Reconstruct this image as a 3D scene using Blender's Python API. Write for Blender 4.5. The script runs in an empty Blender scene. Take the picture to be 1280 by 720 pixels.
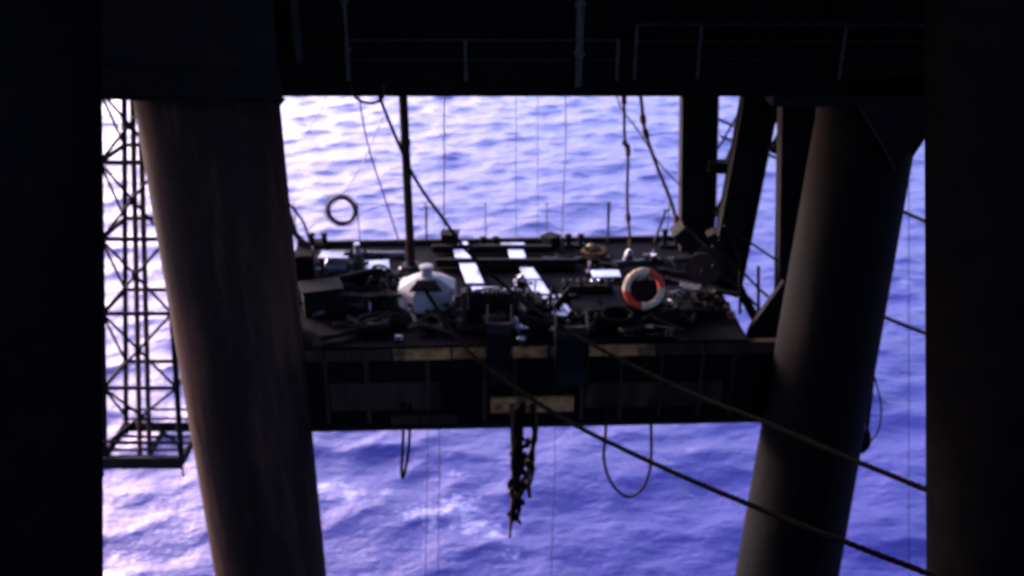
import bpy, math, random
import numpy as np
from mathutils import Vector, Matrix
random.seed(7)
rng = np.random.default_rng(11)
S = bpy.context.scene
C = S.collection
rad = math.radians

# ------------------------------------------------------------------ camera
PITCH = rad(25.0)
FPX = 1208.0                       # focal length in pixels of the 1280-wide photograph
CAM = Vector((0, 0, 24.0))         # 24 m above the sea
cam = bpy.data.cameras.new('camera')
cam.sensor_width = 36.0
cam.lens = FPX / 1280 * 36.0
cam.clip_start = 0.1
cam.clip_end = 9000
cam.dof.use_dof = True
cam.dof.focus_distance = 4.0
cam.dof.aperture_fstop = 1.85
cam_o = bpy.data.objects.new('camera', cam)
cam_o.location = CAM
cam_o.rotation_euler = (math.pi/2 - PITCH, 0, 0)
C.objects.link(cam_o)
S.camera = cam_o

# ------------------------------------------------------------------ sky, sun, exposure
SUN_AZ = rad(-49.0)                # from +Y towards +X
SUN_EL = rad(12.0)
world = bpy.data.worlds.new('World'); S.world = world
world.use_nodes = True
wn = world.node_tree; wn.nodes.clear()
sky = wn.nodes.new('ShaderNodeTexSky'); sky.sky_type = 'NISHITA'; sky.sun_disc = False
sky.sun_elevation = SUN_EL; sky.sun_rotation = SUN_AZ
sky.air_density = 1.0; sky.dust_density = 4.5; sky.ozone_density = 3.0
tint = wn.nodes.new('ShaderNodeMix'); tint.data_type = 'RGBA'; tint.blend_type = 'MULTIPLY'
tint.inputs['Factor'].default_value = 1.0
tint.inputs['B'].default_value = (1.07, 0.885, 1.25, 1)     # violet cast of the old film
bg = wn.nodes.new('ShaderNodeBackground'); bg.inputs['Strength'].default_value = 0.15
wo = wn.nodes.new('ShaderNodeOutputWorld')
wn.links.new(sky.outputs['Color'], tint.inputs['A'])
wn.links.new(tint.outputs['Result'], bg.inputs['Color'])
wn.links.new(bg.outputs['Background'], wo.inputs['Surface'])

sun = bpy.data.lights.new('sun', 'SUN'); sun.energy = 0.85; sun.angle = rad(10.0); sun.color = (1.0, 0.93, 0.9)
sun_o = bpy.data.objects.new('sun', sun); C.objects.link(sun_o)
to_sun = Vector((math.sin(SUN_AZ)*math.cos(SUN_EL), math.cos(SUN_AZ)*math.cos(SUN_EL), math.sin(SUN_EL)))
sun_o.rotation_euler = to_sun.to_track_quat('Z', 'Y').to_euler()
sun_o.location = (-30, 20, 60)

S.view_settings.view_transform = 'Standard'
S.view_settings.look = 'None'
S.view_settings.gamma = 1.0
S.view_settings.exposure = 3.4
S.render.engine = 'CYCLES'
S.cycles.use_denoising = True
S.cycles.max_bounces = 6
S.cycles.filter_width = 2.0

# ------------------------------------------------------------------ helpers
FWD = Vector((0, math.cos(PITCH), -math.sin(PITCH)))
UP = Vector((0, math.sin(PITCH), math.cos(PITCH)))
def ray(px, py):
    return FWD + Vector((1, 0, 0))*((px-640)/FPX) - UP*((py-360)/FPX)
def P(px, py, D):                  # point of the place seen there, D metres ahead
    d = ray(px, py); return CAM + d*(D/d.y)
def PZ(px, py, z):                 # the same at a known height
    d = ray(px, py); return CAM + d*((z-CAM.z)/d.z)

class MB:
    def __init__(s): s.v = []; s.f = []
    def add(s, vs, fs):
        o = len(s.v); s.v += [tuple(v) for v in vs]; s.f += [tuple(i+o for i in f) for f in fs]; return s
    def frame(s, c, x, y, z, sx, sy, sz, ch=0.0):
        c = Vector(c); vs = []
        for k in (-1, 1):
            for j in (-1, 1):
                for i in (-1, 1): vs.append(c + x*(i*sx/2) + y*(j*sy/2) + z*(k*sz/2))
        return s.add(vs, [(0,2,3,1),(4,5,7,6),(0,1,5,4),(2,6,7,3),(0,4,6,2),(1,3,7,5)])
    def box(s, c, size, rz=0.0):
        x = Vector((math.cos(rz), math.sin(rz), 0)); y = Vector((-math.sin(rz), math.cos(rz), 0))
        return s.frame(c, x, y, Vector((0,0,1)), *size)
    def beam(s, p, q, w, h, up=(0,0,1)):       # w across, h along up
        p = Vector(p); q = Vector(q); d = (q-p); L = d.length; d.normalize()
        up = Vector(up)
        x = d.cross(up)
        if x.length < 1e-4: x = d.cross(Vector((0,1,0)))
        x.normalize(); z = x.cross(d).normalized()
        return s.frame((p+q)/2, x, d, z, w, L, h)
    def ibeam(s, p, q, w, h, t=0.03, up=(0,0,1)):
        p = Vector(p); q = Vector(q); d = (q-p).normalized(); up = Vector(up)
        x = d.cross(up); x.normalize(); z = x.cross(d).normalized()
        s.beam(p+z*(h/2-t/2), q+z*(h/2-t/2), w, t, up); s.beam(p-z*(h/2-t/2), q-z*(h/2-t/2), w, t, up)
        return s.beam(p, q, t, h-2*t, up)
    def tube(s, pts, r, seg=8, caps=True, closed=False):
        pts = [Vector(p) for p in pts]; n = len(pts)
        rs = r if isinstance(r, (list, tuple)) else [r]*n
        nrm = None; vs = []
        for i, p in enumerate(pts):
            a = pts[i-1] if (i > 0 or closed) else p
            b = pts[(i+1) % n] if (i < n-1 or closed) else p
            t = (b-a).normalized()
            if nrm is None:
                nrm = t.cross(Vector((0,0,1)))
                if nrm.length < 1e-3: nrm = t.cross(Vector((0,1,0)))
            nrm = (nrm - t*nrm.dot(t)).normalized(); bn = t.cross(nrm)
            for k in range(seg):
                a_ = 2*math.pi*k/seg
                vs.append(p + (nrm*math.cos(a_) + bn*math.sin(a_))*rs[i])
        fs = []
        for i in range(n if closed else n-1):
            i2 = (i+1) % n
            for k in range(seg):
                k2 = (k+1) % seg
                fs.append((i*seg+k, i*seg+k2, i2*seg+k2, i2*seg+k))
        if caps and not closed:
            fs.append(tuple(range(seg-1, -1, -1))); fs.append(tuple((n-1)*seg+k for k in range(seg)))
        return s.add(vs, fs)
    def lathe(s, prof, base, axis=(0,0,1), seg=24, phase=0.0):     # prof: (radius, height)
        ax = Vector(axis).normalized()
        x = ax.cross(Vector((0,1,0)))
        if x.length < 1e-3: x = ax.cross(Vector((1,0,0)))
        x.normalize(); y = ax.cross(x); b = Vector(base); vs = []
        for r, h in prof:
            for k in range(seg):
                a = 2*math.pi*k/seg + phase
                vs.append(b + ax*h + (x*math.cos(a) + y*math.sin(a))*max(r, 1e-4))
        fs = []
        for i in range(len(prof)-1):
            for k in range(seg):
                k2 = (k+1) % seg
                fs.append((i*seg+k, i*seg+k2, (i+1)*seg+k2, (i+1)*seg+k))
        fs.append(tuple(range(seg-1, -1, -1))); fs.append(tuple((len(prof)-1)*seg+k for k in range(seg)))
        return s.add(vs, fs)
    def poly(s, pts, thick):                    # extruded polygon
        pts = [Vector(p) for p in pts]; n = len(pts); t = Vector(thick)
        return s.add(pts + [p+t for p in pts], [tuple(range(n-1,-1,-1)), tuple(range(n, 2*n))] +
                     [(i, (i+1) % n, n+(i+1) % n, n+i) for i in range(n)])
    def build(s, name, mat, parent=None, smooth=False, bevel=0.0):
        m = bpy.data.meshes.new(name); m.from_pydata(s.v, [], s.f); m.update()
        if smooth:
            m.polygons.foreach_set('use_smooth', [True]*len(m.polygons))
            try: m.set_sharp_from_angle(angle=rad(40))
            except Exception: pass
        m.materials.append(mat)
        o = bpy.data.objects.new(name, m); C.objects.link(o)
        if parent is not None:
            o.parent = parent
            o.location = -Vector(parent['base']) if 'base' in parent else Vector((0,0,0))
        if bevel:
            b = o.modifiers.new('bevel', 'BEVEL'); b.width = bevel; b.segments = 2; b.limit_method = 'ANGLE'
        return o
def tag(o, label, cat, group=None, kind=None):
    o['label'] = label; o['category'] = cat
    if group: o['group'] = group
    if kind: o['kind'] = kind
    return o
THINGS = []
def thing(name, label, cat, loc, group=None):
    o = bpy.data.objects.new(name, None); C.objects.link(o)
    o.empty_display_size = 0.2
    o.location = Vector(loc); o['base'] = list(loc)
    THINGS.append(o)
    return tag(o, label, cat, group)
def smoothpts(pts, n=8):           # Catmull-Rom
    pts = [Vector(p) for p in pts]; out = []
    q = [pts[0]*2-pts[1]] + pts + [pts[-1]*2-pts[-2]]
    for i in range(1, len(q)-2):
        a, b, c, d = q[i-1:i+3]
        for k in range(n):
            t = k/n
            out.append(0.5*((2*b) + (c-a)*t + (2*a-5*b+4*c-d)*t*t + (3*b-a-3*c+d)*t**3))
    out.append(pts[-1]); return out

# ------------------------------------------------------------------ materials
def nodes(name):
    m = bpy.data.materials.new(name); m.use_nodes = True
    nt = m.node_tree
    return m, nt, nt.nodes['Principled BSDF']
def steel(name, col, col2, rough=0.6, metal=0.0, scale=2.5, amt=0.5, bump=0.25, streak=False, spec=0.5):
    m, nt, b = nodes(name); N = nt.nodes; L = nt.links
    tc = N.new('ShaderNodeTexCoord'); mp = N.new('ShaderNodeMapping')
    L.new(tc.outputs['Object'], mp.inputs['Vector'])
    if streak: mp.inputs['Scale'].default_value = (1, 1, 0.16)
    n1 = N.new('ShaderNodeTexNoise'); n1.inputs['Scale'].default_value = scale; n1.inputs['Detail'].default_value = 9; n1.inputs['Roughness'].default_value = 0.68
    L.new(mp.outputs['Vector'], n1.inputs['Vector'])
    cr = N.new('ShaderNodeValToRGB'); cr.color_ramp.elements[0].position = 0.62-amt*0.35; cr.color_ramp.elements[1].position = 0.72-amt*0.2
    cr.color_ramp.elements[0].color = (*col, 1); cr.color_ramp.elements[1].color = (*col2, 1)
    L.new(n1.outputs['Fac'], cr.inputs['Fac'])
    n2 = N.new('ShaderNodeTexNoise'); n2.inputs['Scale'].default_value = scale*9; n2.inputs['Detail'].default_value = 6
    L.new(tc.outputs['Object'], n2.inputs['Vector'])
    mr = N.new('ShaderNodeMapRange'); mr.inputs['To Min'].default_value = 0.72; mr.inputs['To Max'].default_value = 1.25
    L.new(n2.outputs['Fac'], mr.inputs['Value'])
    mx = N.new('ShaderNodeMix'); mx.data_type = 'RGBA'; mx.blend_type = 'MULTIPLY'; mx.inputs['Factor'].default_value = 1
    L.new(cr.outputs['Color'], mx.inputs['A']); L.new(mr.outputs['Result'], mx.inputs['B'])
    L.new(mx.outputs['Result'], b.inputs['Base Color'])
    rr = N.new('ShaderNodeMapRange'); rr.inputs['To Min'].default_value = max(0.05, rough-0.18); rr.inputs['To Max'].default_value = min(1, rough+0.2)
    L.new(n1.outputs['Fac'], rr.inputs['Value']); L.new(rr.outputs['Result'], b.inputs['Roughness'])
    b.inputs['Metallic'].default_value = metal; b.inputs['Specular IOR Level'].default_value = spec
    bp = N.new('ShaderNodeBump'); bp.inputs['Strength'].default_value = bump; bp.inputs['Distance'].default_value = 0.02
    L.new(n2.outputs['Fac'], bp.inputs['Height']); L.new(bp.outputs['Normal'], b.inputs['Normal'])
    return m
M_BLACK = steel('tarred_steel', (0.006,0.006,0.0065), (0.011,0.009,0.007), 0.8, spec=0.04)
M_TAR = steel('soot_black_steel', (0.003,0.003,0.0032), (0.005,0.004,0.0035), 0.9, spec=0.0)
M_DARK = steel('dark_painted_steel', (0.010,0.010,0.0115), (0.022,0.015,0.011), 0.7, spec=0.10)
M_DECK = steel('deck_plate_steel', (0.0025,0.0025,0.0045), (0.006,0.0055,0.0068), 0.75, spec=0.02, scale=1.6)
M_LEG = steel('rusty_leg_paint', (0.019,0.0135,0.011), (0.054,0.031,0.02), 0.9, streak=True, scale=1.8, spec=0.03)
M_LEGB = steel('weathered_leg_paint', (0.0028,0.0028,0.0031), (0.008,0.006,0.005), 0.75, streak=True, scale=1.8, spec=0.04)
M_RUST = steel('rusty_ochre_paint', (0.42,0.22,0.065), (0.09,0.045,0.02), 0.75, scale=3.0, amt=0.6, spec=0.2)
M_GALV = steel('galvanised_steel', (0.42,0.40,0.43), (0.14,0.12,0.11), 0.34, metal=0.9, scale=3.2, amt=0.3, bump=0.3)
M_GREY = steel('grey_paint', (0.012,0.012,0.012), (0.008,0.007,0.006), 0.7, scale=4, spec=0.03)
M_RAIL = steel('worn_grey_rail', (0.034,0.034,0.032), (0.02,0.017,0.015), 0.7, scale=5, spec=0.03)
M_WHITE = steel('dirty_white_paint', (0.24,0.225,0.225), (0.085,0.075,0.068), 0.6, scale=3.2, amt=0.45, streak=True)
M_WET = steel('wet_blue_grey_steel', (0.17,0.18,0.22), (0.08,0.07,0.07), 0.22, metal=0.55, scale=3)
M_YEL = steel('faded_yellow_paint', (0.42,0.34,0.10), (0.15,0.1,0.04), 0.55, scale=4)
M_RISER = steel('ochre_riser_paint', (0.06,0.036,0.016), (0.03,0.018,0.01), 0.8, spec=0.05)  # ochre stands in for the lens colour fringe on the risers
M_ROPE = steel('tarry_rope', (0.007,0.006,0.0055), (0.005,0.0045,0.004), 0.95, scale=22, bump=0.8, spec=0.0)
M_TAN = steel('frayed_rope', (0.12,0.075,0.04), (0.05,0.035,0.022), 0.95, scale=22, bump=0.8, spec=0.0)
M_WIRE = steel('steel_wire', (0.05,0.05,0.055), (0.03,0.022,0.02), 0.5, metal=0.3, scale=30)
M_RUB = steel('black_rubber', (0.008,0.008,0.008), (0.012,0.012,0.012), 0.75, scale=8, spec=0.08)
M_ORA = steel('faded_orange_canvas', (0.58,0.05,0.012), (0.42,0.035,0.01), 0.7, scale=9)
M_CAN = steel('off_white_canvas', (0.66,0.52,0.36), (0.48,0.36,0.25), 0.7, scale=9)
M_BROWN = steel('dark_brown_canvas', (0.07,0.035,0.025), (0.04,0.022,0.016), 0.75, scale=9)

# ------------------------------------------------------------------ the sea
def graded(lo, hi, step, far):
    a = list(np.arange(lo, hi+1e-6, step)); s = step
    up = []; x = a[-1]
    while x < far: s *= 1.22; x += s; up.append(x)
    dn = []; x = lo; s = step
    while x > -far: s *= 1.22; x -= s; dn.append(x)
    return np.array(dn[::-1] + a + up)
gx = graded(-58, 58, 0.30, 4000); gy = graded(16, 112, 0.27, 4000)
X, Y = np.meshgrid(gx, gy)
Z = np.zeros_like(X); DX = np.zeros_like(X); DY = np.zeros_like(X)
fade = np.exp(-np.maximum(0, np.hypot(X, Y-50)-140)/120)
slope2 = 0
for i in range(130):
    lam = 0.6*(11/0.6)**(rng.random())
    th = math.radians(-90 + 14 + rng.normal()*34)
    k = 2*math.pi/lam
    amp = 0.0034*lam**1.0*(0.5+rng.random())*min(1.0, (3.2/lam)**0.85)
    ph = k*(X*math.cos(th)+Y*math.sin(th)) + rng.random()*6.283
    att = fade*np.exp(-np.maximum(0, np.hypot(X, Y-40)/lam/60-1)*3)
    Z += amp*att*np.cos(ph); DX -= 1.0*amp*att*math.cos(th)*np.sin(ph); DY -= 1.0*amp*att*math.sin(th)*np.sin(ph)
    slope2 += (amp*k)**2/2
print('sea slope rms', math.sqrt(slope2), 'height sd', Z[np.abs(X) < 50].std())
spots = [(560,592,0.6,.8),(530,638,1.0,.95),(565,632,1.1,1.0),(590,652,1.0,.9),(615,665,0.9,.8),(545,660,.8,.7),(480,612,0.8,.7),(408,606,0.9,1.0),(432,617,0.8,.9),(225,515,0.9,1.0),(190,475,0.8,.8),
         (640,690,1.0,.6),(560,690,1.0,.5),(1132,354,0.5,1.0),(150,440,0.6,.6),(860,560,0.7,.4),(700,585,.6,.4),(760,640,.8,.35),(300,690,.6,.5),(1100,650,.8,.4)]
FO = np.zeros_like(X)
for px, py, r, a in spots:
    p = PZ(px, py, 0)
    FO = np.maximum(FO, a*np.exp(-(((X-p.x)/(r*1.25))**2 + ((Y-p.y)/(r*0.9))**2)))
crest = np.clip((Z/Z[np.abs(X) < 50].std() - 1.7)/1.4, 0, 1)*0.35*fade
FO = np.clip(np.maximum(FO, crest), 0, 1)
ny, nx = X.shape
co = np.stack([X+DX, Y+DY, Z], -1).reshape(-1, 3)
idx = np.arange(ny*nx).reshape(ny, nx)
quads = np.stack([idx[:-1,:-1], idx[:-1,1:], idx[1:,1:], idx[1:,:-1]], -1).reshape(-1, 4)
me = bpy.data.meshes.new('sea')
me.vertices.add(len(co)); me.vertices.foreach_set('co', co.ravel())
me.loops.add(quads.size); me.loops.foreach_set('vertex_index', quads.ravel())
me.polygons.add(len(quads)); me.polygons.foreach_set('loop_start', np.arange(0, quads.size, 4))
me.polygons.foreach_set('use_smooth', np.ones(len(quads), dtype=bool))
me.update(calc_edges=True); me.validate()
at = me.attributes.new('foam', 'FLOAT', 'POINT'); at.data.foreach_set('value', FO.ravel().astype(np.float32))
m, nt, b = nodes('violet_sea_water'); N = nt.nodes; L = nt.links
tc = N.new('ShaderNodeTexCoord')
def noise(scale, detail, vec=None, rough=0.6, sc=(1,1,1)):
    mp = N.new('ShaderNodeMapping'); mp.inputs['Scale'].default_value = sc; L.new(tc.outputs['Object'], mp.inputs['Vector'])
    n = N.new('ShaderNodeTexNoise'); n.inputs['Scale'].default_value = scale; n.inputs['Detail'].default_value = detail; n.inputs['Roughness'].default_value = rough
    L.new(mp.outputs['Vector'], n.inputs['Vector']); return n
rip = noise(1.9, 6, sc=(0.7, 1.25, 1)); rip2 = noise(5.0, 4, sc=(0.7,1.2,1))
b1 = N.new('ShaderNodeBump'); b1.inputs['Strength'].default_value = 0.42; b1.inputs['Distance'].default_value = 0.28
L.new(rip.outputs['Fac'], b1.inputs['Height'])
b2 = N.new('ShaderNodeBump'); b2.inputs['Strength'].default_value = 0.3; b2.inputs['Distance'].default_value = 0.06
L.new(rip2.outputs['Fac'], b2.inputs['Height']); L.new(b1.outputs['Normal'], b2.inputs['Normal'])
L.new(b2.outputs['Normal'], b.inputs['Normal'])
fa = N.new('ShaderNodeAttribute'); fa.attribute_name = 'foam'
fn = noise(2.6, 8, rough=0.72, sc=(0.8,1.2,1))
ad = N.new('ShaderNodeMath'); ad.operation = 'MULTIPLY_ADD'; L.new(fa.outputs['Fac'], ad.inputs[0]); ad.inputs[1].default_value = 0.36; L.new(fn.outputs['Fac'], ad.inputs[2])
fr = N.new('ShaderNodeMapRange'); fr.inputs['From Min'].default_value = 0.72; fr.inputs['From Max'].default_value = 1.08; L.new(ad.outputs[0], fr.inputs['Value'])
mx = N.new('ShaderNodeMix'); mx.data_type = 'RGBA'; mx.inputs['A'].default_value = (0.013, 0.009, 0.078, 1); mx.inputs['B'].default_value = (0.34, 0.32, 0.42, 1)
L.new(fr.outputs['Result'], mx.inputs['Factor']); L.new(mx.outputs['Result'], b.inputs['Base Color'])
rg = N.new('ShaderNodeMapRange'); rg.inputs['To Min'].default_value = 0.12; rg.inputs['To Max'].default_value = 0.7
L.new(fr.outputs['Result'], rg.inputs['Value']); L.new(rg.outputs['Result'], b.inputs['Roughness'])
b.inputs['IOR'].default_value = 1.34
me.materials.append(m)
sea = bpy.data.objects.new('sea', me); C.objects.link(sea); sea['kind'] = 'structure'
sea['label'] = 'choppy violet blue sea with scattered whitecaps'

# ------------------------------------------------------------------ upper deck (under which everything hangs)
ZS = 20.81                                   # underside of the cross walkway
ud = thing('upper_deck', 'black upper deck crossing the whole top of the view', 'deck', (0, 13.2, ZS))
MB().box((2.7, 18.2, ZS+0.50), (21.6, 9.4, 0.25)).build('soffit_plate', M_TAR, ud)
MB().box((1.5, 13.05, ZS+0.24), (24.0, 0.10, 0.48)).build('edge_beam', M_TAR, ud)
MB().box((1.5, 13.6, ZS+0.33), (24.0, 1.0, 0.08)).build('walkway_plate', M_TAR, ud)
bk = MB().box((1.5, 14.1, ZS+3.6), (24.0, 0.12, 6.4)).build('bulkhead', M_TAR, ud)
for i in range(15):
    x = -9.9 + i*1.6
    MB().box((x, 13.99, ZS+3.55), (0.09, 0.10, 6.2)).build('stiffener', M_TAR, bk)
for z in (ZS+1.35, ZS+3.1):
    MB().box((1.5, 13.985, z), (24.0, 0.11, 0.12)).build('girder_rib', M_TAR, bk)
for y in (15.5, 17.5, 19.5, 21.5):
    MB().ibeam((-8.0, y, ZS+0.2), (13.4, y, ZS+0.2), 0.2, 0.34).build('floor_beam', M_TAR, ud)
MB().box((1.5, 6.4, ZS+7.0), (24.0, 15.4, 0.3)).build('roof_plate', M_TAR, ud)  # unseen roof added to keep sky light off the structure
MB().box((1.5, -7.6, 8.7), (24.0, 0.2, 21.4)).build('rear_bulkhead', M_TAR, ud)  # unseen wall added behind the camera to cut light from there
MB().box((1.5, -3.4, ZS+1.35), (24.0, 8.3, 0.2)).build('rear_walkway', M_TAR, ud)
MB().box((13.4, 1.8, ZS/2+2.2), (0.2, 18.5, ZS+9.0)).build('side_bulkhead', M_TAR, ud)  # unseen side wall added to keep light out
MB().box((-10.4, 1.8, ZS/2+2.2), (0.2, 18.5, ZS+9.0)).build('side_bulkhead', M_TAR, ud)  # same added light blocker on the left

def railing(label, pxs, ytop, mids, D=12.86):
    pts = [P(x, 116, D) for x in pxs]
    for p in pts: p.z = ZS+0.25
    zt = P(pxs[0], ytop, D).z
    r = thing('railing', label, 'railing', pts[0], 'guard rails on the upper walkway')
    for p in pts:
        MB().tube([p, (p.x, p.y, zt)], 0.022, 8).build('post', M_RAIL, r, True)
    MB().tube([(pts[0].x-0.02, D, zt), (pts[-1].x+0.02, D, zt)], 0.019, 8).build('handrail', M_GREY, r, True)
    for f in mids:
        z = ZS+0.25 + (zt-ZS-0.25)*f
        MB().tube([(pts[0].x, D, z), (pts[-1].x, D, z)], 0.012, 6).build('midrail', M_GREY, r, True)
    return r
railing('low guard rail on the upper walkway between the two pipes', [437, 583, 723, 770], 50, (0.5,))
railing('taller guard rail on the upper walkway above the raked strut', [792, 870, 1046, 1180], 31, (0.38, 0.7), 12.90)
def downpipe(label, x, y1, r, mat):
    a = P(x, -60, 12.75); bt = P(x, y1, 12.75); a.x = bt.x
    t = thing('downpipe', label, 'pipe', bt, 'pipes down the front of the bulkhead')
    MB().tube([a, bt], r, 12).build('pipe', mat, t, True)
    for f in (0.25, 0.62, 0.95):
        c = bt.lerp(a, f)
        MB().lathe([(r+0.012, -0.03), (r+0.025, -0.02), (r+0.025, 0.02), (r+0.012, 0.03)], c, seg=12).build('collar', mat, t, True)
downpipe('thin dull pipe down the bulkhead above the dark ring lifebuoy', 437, 100, 0.022, M_RAIL)
downpipe('thick pale pipe down the bulkhead near the middle of the walkway', 723, 108, 0.048, M_RAIL)
downpipe('stubby pipe ending above the top corner of the left leg', 375, 78, 0.05, M_GREY)

# deck edge over the lattice tower, and the haunch over the right leg
t = thing('edge_girder', 'black girder along the deck edge above the lattice tower', 'girder', P(100, 100, 12.6))
a = P(-60, 92, 12.6); c = P(352, 107, 12.6)
MB().ibeam((a.x, 12.6, a.z+0.02), (c.x, 12.6, c.z+0.02), 0.3, 0.5, 0.04).build('beam', M_BLACK, t)
MB().beam((a.x, 12.55, a.z+0.75), (c.x, 12.55, c.z+0.75), 0.1, 0.97).build('web_plate', M_BLACK, t)
t = thing('haunch_plate', 'black sloping haunch plate at the top of the right leg', 'bracket', P(1150, 150, 13.2))
MB().poly([P(1055, 100, 13.0), P(1205, 92, 13.0), P(1176, 132, 13.0), P(1137, 190, 13.0), P(1122, 215, 13.0), P(1085, 150, 13.0)], (0, 0.10, 0)).build('gusset', M_BLACK, t)
MB().beam(P(1180, 124, 13.05), P(1136, 190, 13.05), 0.3, 0.04, up=(0.7,0,-0.7)).build('flange', M_BLACK, t)
MB().box(P(1165, 112, 13.3), (4.5, 0.5, 0.35)).build('cap_beam', M_BLACK, t)

# ------------------------------------------------------------------ big legs
def leg(name, label, px, D, r0, r1, mat, tilt=0.0):
    c = P(px, 400, D)
    t = thing(name, label, 'column', (c.x, c.y, -4), 'main legs under the deck')
    prof = []; H = 25.0
    for i in range(26): prof.append((r1 + (r0-r1)*i/25, H*i/25))
    ax = Vector((tilt, 0, 1)); foot = (c.x - tilt*(c.z+4), c.y, -4)
    MB().lathe(prof, foot, axis=ax, seg=64).build('shaft', mat, t, True)
    for i in range(1, 8):
        z = H*i/8; r = r1+(r0-r1)*i/8
        MB().lathe([(r-0.02, z-0.05), (r+0.005, z-0.03), (r+0.005, z+0.03), (r-0.02, z+0.05)], foot, axis=ax, seg=64).build('weld_band', mat, t, True)
    return t, c
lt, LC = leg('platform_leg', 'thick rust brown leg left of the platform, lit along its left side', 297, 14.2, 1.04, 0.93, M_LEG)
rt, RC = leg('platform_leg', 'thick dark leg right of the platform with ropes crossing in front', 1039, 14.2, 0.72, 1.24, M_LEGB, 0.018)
# added slanting legs standing in for the dark film borders at either side
def border_leg(label, xt, xb, D, r, side):
    a = P(xt, 107, D); bt = P(xb, 720, D)
    d = (bt-a); off = Vector((side*r*1.0, 0, 0))
    top = a - d*0.55 + off; bot = a + d*((24+3-(CAM.z-a.z)*0+0)/abs(d.z)) + off
    t = thing('jacket_leg', label, 'column', bot, 'outer battered legs')
    n = 14
    MB().tube([top.lerp(bot, i/n) for i in range(n+1)], r, 48).build('shaft', M_TAR, t, True)
    q = bot.lerp(top, .03); MB().tube([bot, q], r+.05, 48).build('splash_sleeve', M_TAR, t, True)
border_leg('black slanting leg along the left edge beside the lattice tower', 116, 121, 8.4, 0.85, -1)
border_leg('black slanting leg along the right edge where both mooring ropes end', 1166, 1166, 8.4, 0.85, 1)

# ------------------------------------------------------------------ lattice tower at left
TD0, TD1 = 20.0, 21.3
def tline(x0, x1, D, y0=40, y1=578):
    a = P(x0, y0, D); bt = P(x1, y1, D); return a, bt
FLa, FLb = tline(122, 131, TD0); FRa, FRb = tline(192, 227, TD0)
zt_, zb_ = FLa.z, FLb.z
BLa = Vector((FLa.x+0.06, TD1, zt_)); BLb = Vector((FLb.x+0.06, TD1, zb_))
BRa = Vector((FRa.x-0.02, TD1, zt_)); BRb = Vector((FRb.x-0.04, TD1, zb_))
FRa.z = zt_; FRb.z = zb_
tw = thing('lattice_tower', 'black steel lattice tower hanging beside the left leg', 'tower', (FLb+FRb)/2)
cor = {'fl': (FLa, FLb), 'fr': (FRa, FRb), 'bl': (BLa, BLb), 'br': (BRa, BRb)}
def tp(k, z):
    a, c = cor[k]; return a.lerp(c, (zt_-z)/(zt_-zb_))
for k in cor:
    MB().tube([cor[k][0], cor[k][1]], 0.07 if k[0] == 'f' else 0.062, 10).build('corner_leg', M_BLACK, tw, True)
levels = [P(130, y, TD0).z for y in (60, 111, 203, 299, 392, 485, 556)]
for z in levels[1:6]:
    for p, q in (('fl','fr'), ('bl','br'), ('fl','bl'), ('fr','br')):
        MB().tube([tp(p, z), tp(q, z)], 0.055, 8).build('horizontal', M_BLACK, tw, True)
for i in range(len(levels)-1):
    z0, z1 = levels[i], levels[i+1]
    for p, q in (('fl','fr'), ('fl','bl')):
        MB().tube([tp(p, z0), tp(q, z1)], 0.035, 8).build('diagonal', M_BLACK, tw, True)
        if p == 'fl' and q == 'fr':
            MB().tube([tp(q, z0), tp(p, z1)], 0.035, 8).build('diagonal', M_BLACK, tw, True)
    cz = (z0+z1)/2; c_ = (tp('fl', cz)+tp('fr', cz))/2
    MB().box((c_.x, c_.y, cz), (0.16, 0.04, 0.16)).build('gusset', M_BLACK, tw)
for xa, xb in ((164, 175), (173, 187)):       # pair of risers up the middle
    a = P(xa, 40, 20.6); c = P(xb, 570, 20.6)
    MB().tube([a, c], 0.062, 10).build('riser', M_RISER, tw, True)
for i in range(16):
    f = 0.06+i*0.06
    a = P(164, 40, 20.6).lerp(P(175, 570, 20.6), f); c = P(173, 40, 20.6).lerp(P(187, 570, 20.6), f)
    MB().tube([a, c], 0.014, 6).build('rung', M_DARK, tw, True)
gw0, gw1 = FLb.x-0.02, FRb.x+0.06
lf = MB().box(((gw0+gw1)/2, (TD0+TD1)/2, zb_-0.04), (0.1, TD1-TD0+0.3, 0.1)).build('landing_floor', M_BLACK, tw)
for k in range(6):
    MB().box(((gw0+gw1)/2, TD0-0.10+k*(TD1-TD0+0.2)/5, zb_+0.03), (gw1-gw0-0.06, 0.10, 0.035)).build('floor_bar', M_BLACK, lf)
MB().box(((gw0+gw1)/2, TD0-0.17, zb_+0.10), (gw1-gw0, 0.05, 0.32)).build('kick_plate', M_BLACK, lf)
MB().box(((gw0+gw1)/2, TD1+0.17, zb_+0.10), (gw1-gw0, 0.05, 0.24)).build('kick_plate', M_BLACK, lf)
for x in (gw0, gw1):
    MB().box((x, (TD0+TD1)/2, zb_+0.10), (0.05, TD1-TD0+0.28, 0.25)).build('kick_plate', M_BLACK, lf)
    MB().tube([(x, TD0-0.17, zb_+0.75), (x, TD0-0.17, zb_-0.30)], [0.045, 0.03], 8).build('corner_stub', M_BLACK, lf, True)
for y_, z in ((TD0-0.17, zb_+0.72), (TD1+0.17, zb_+0.62), (TD1+0.17, zb_+0.34)):
    MB().tube([(gw0, y_, z), (gw1, y_, z)], 0.035, 8).build('guard_bar', M_BLACK, lf, True)

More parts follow.
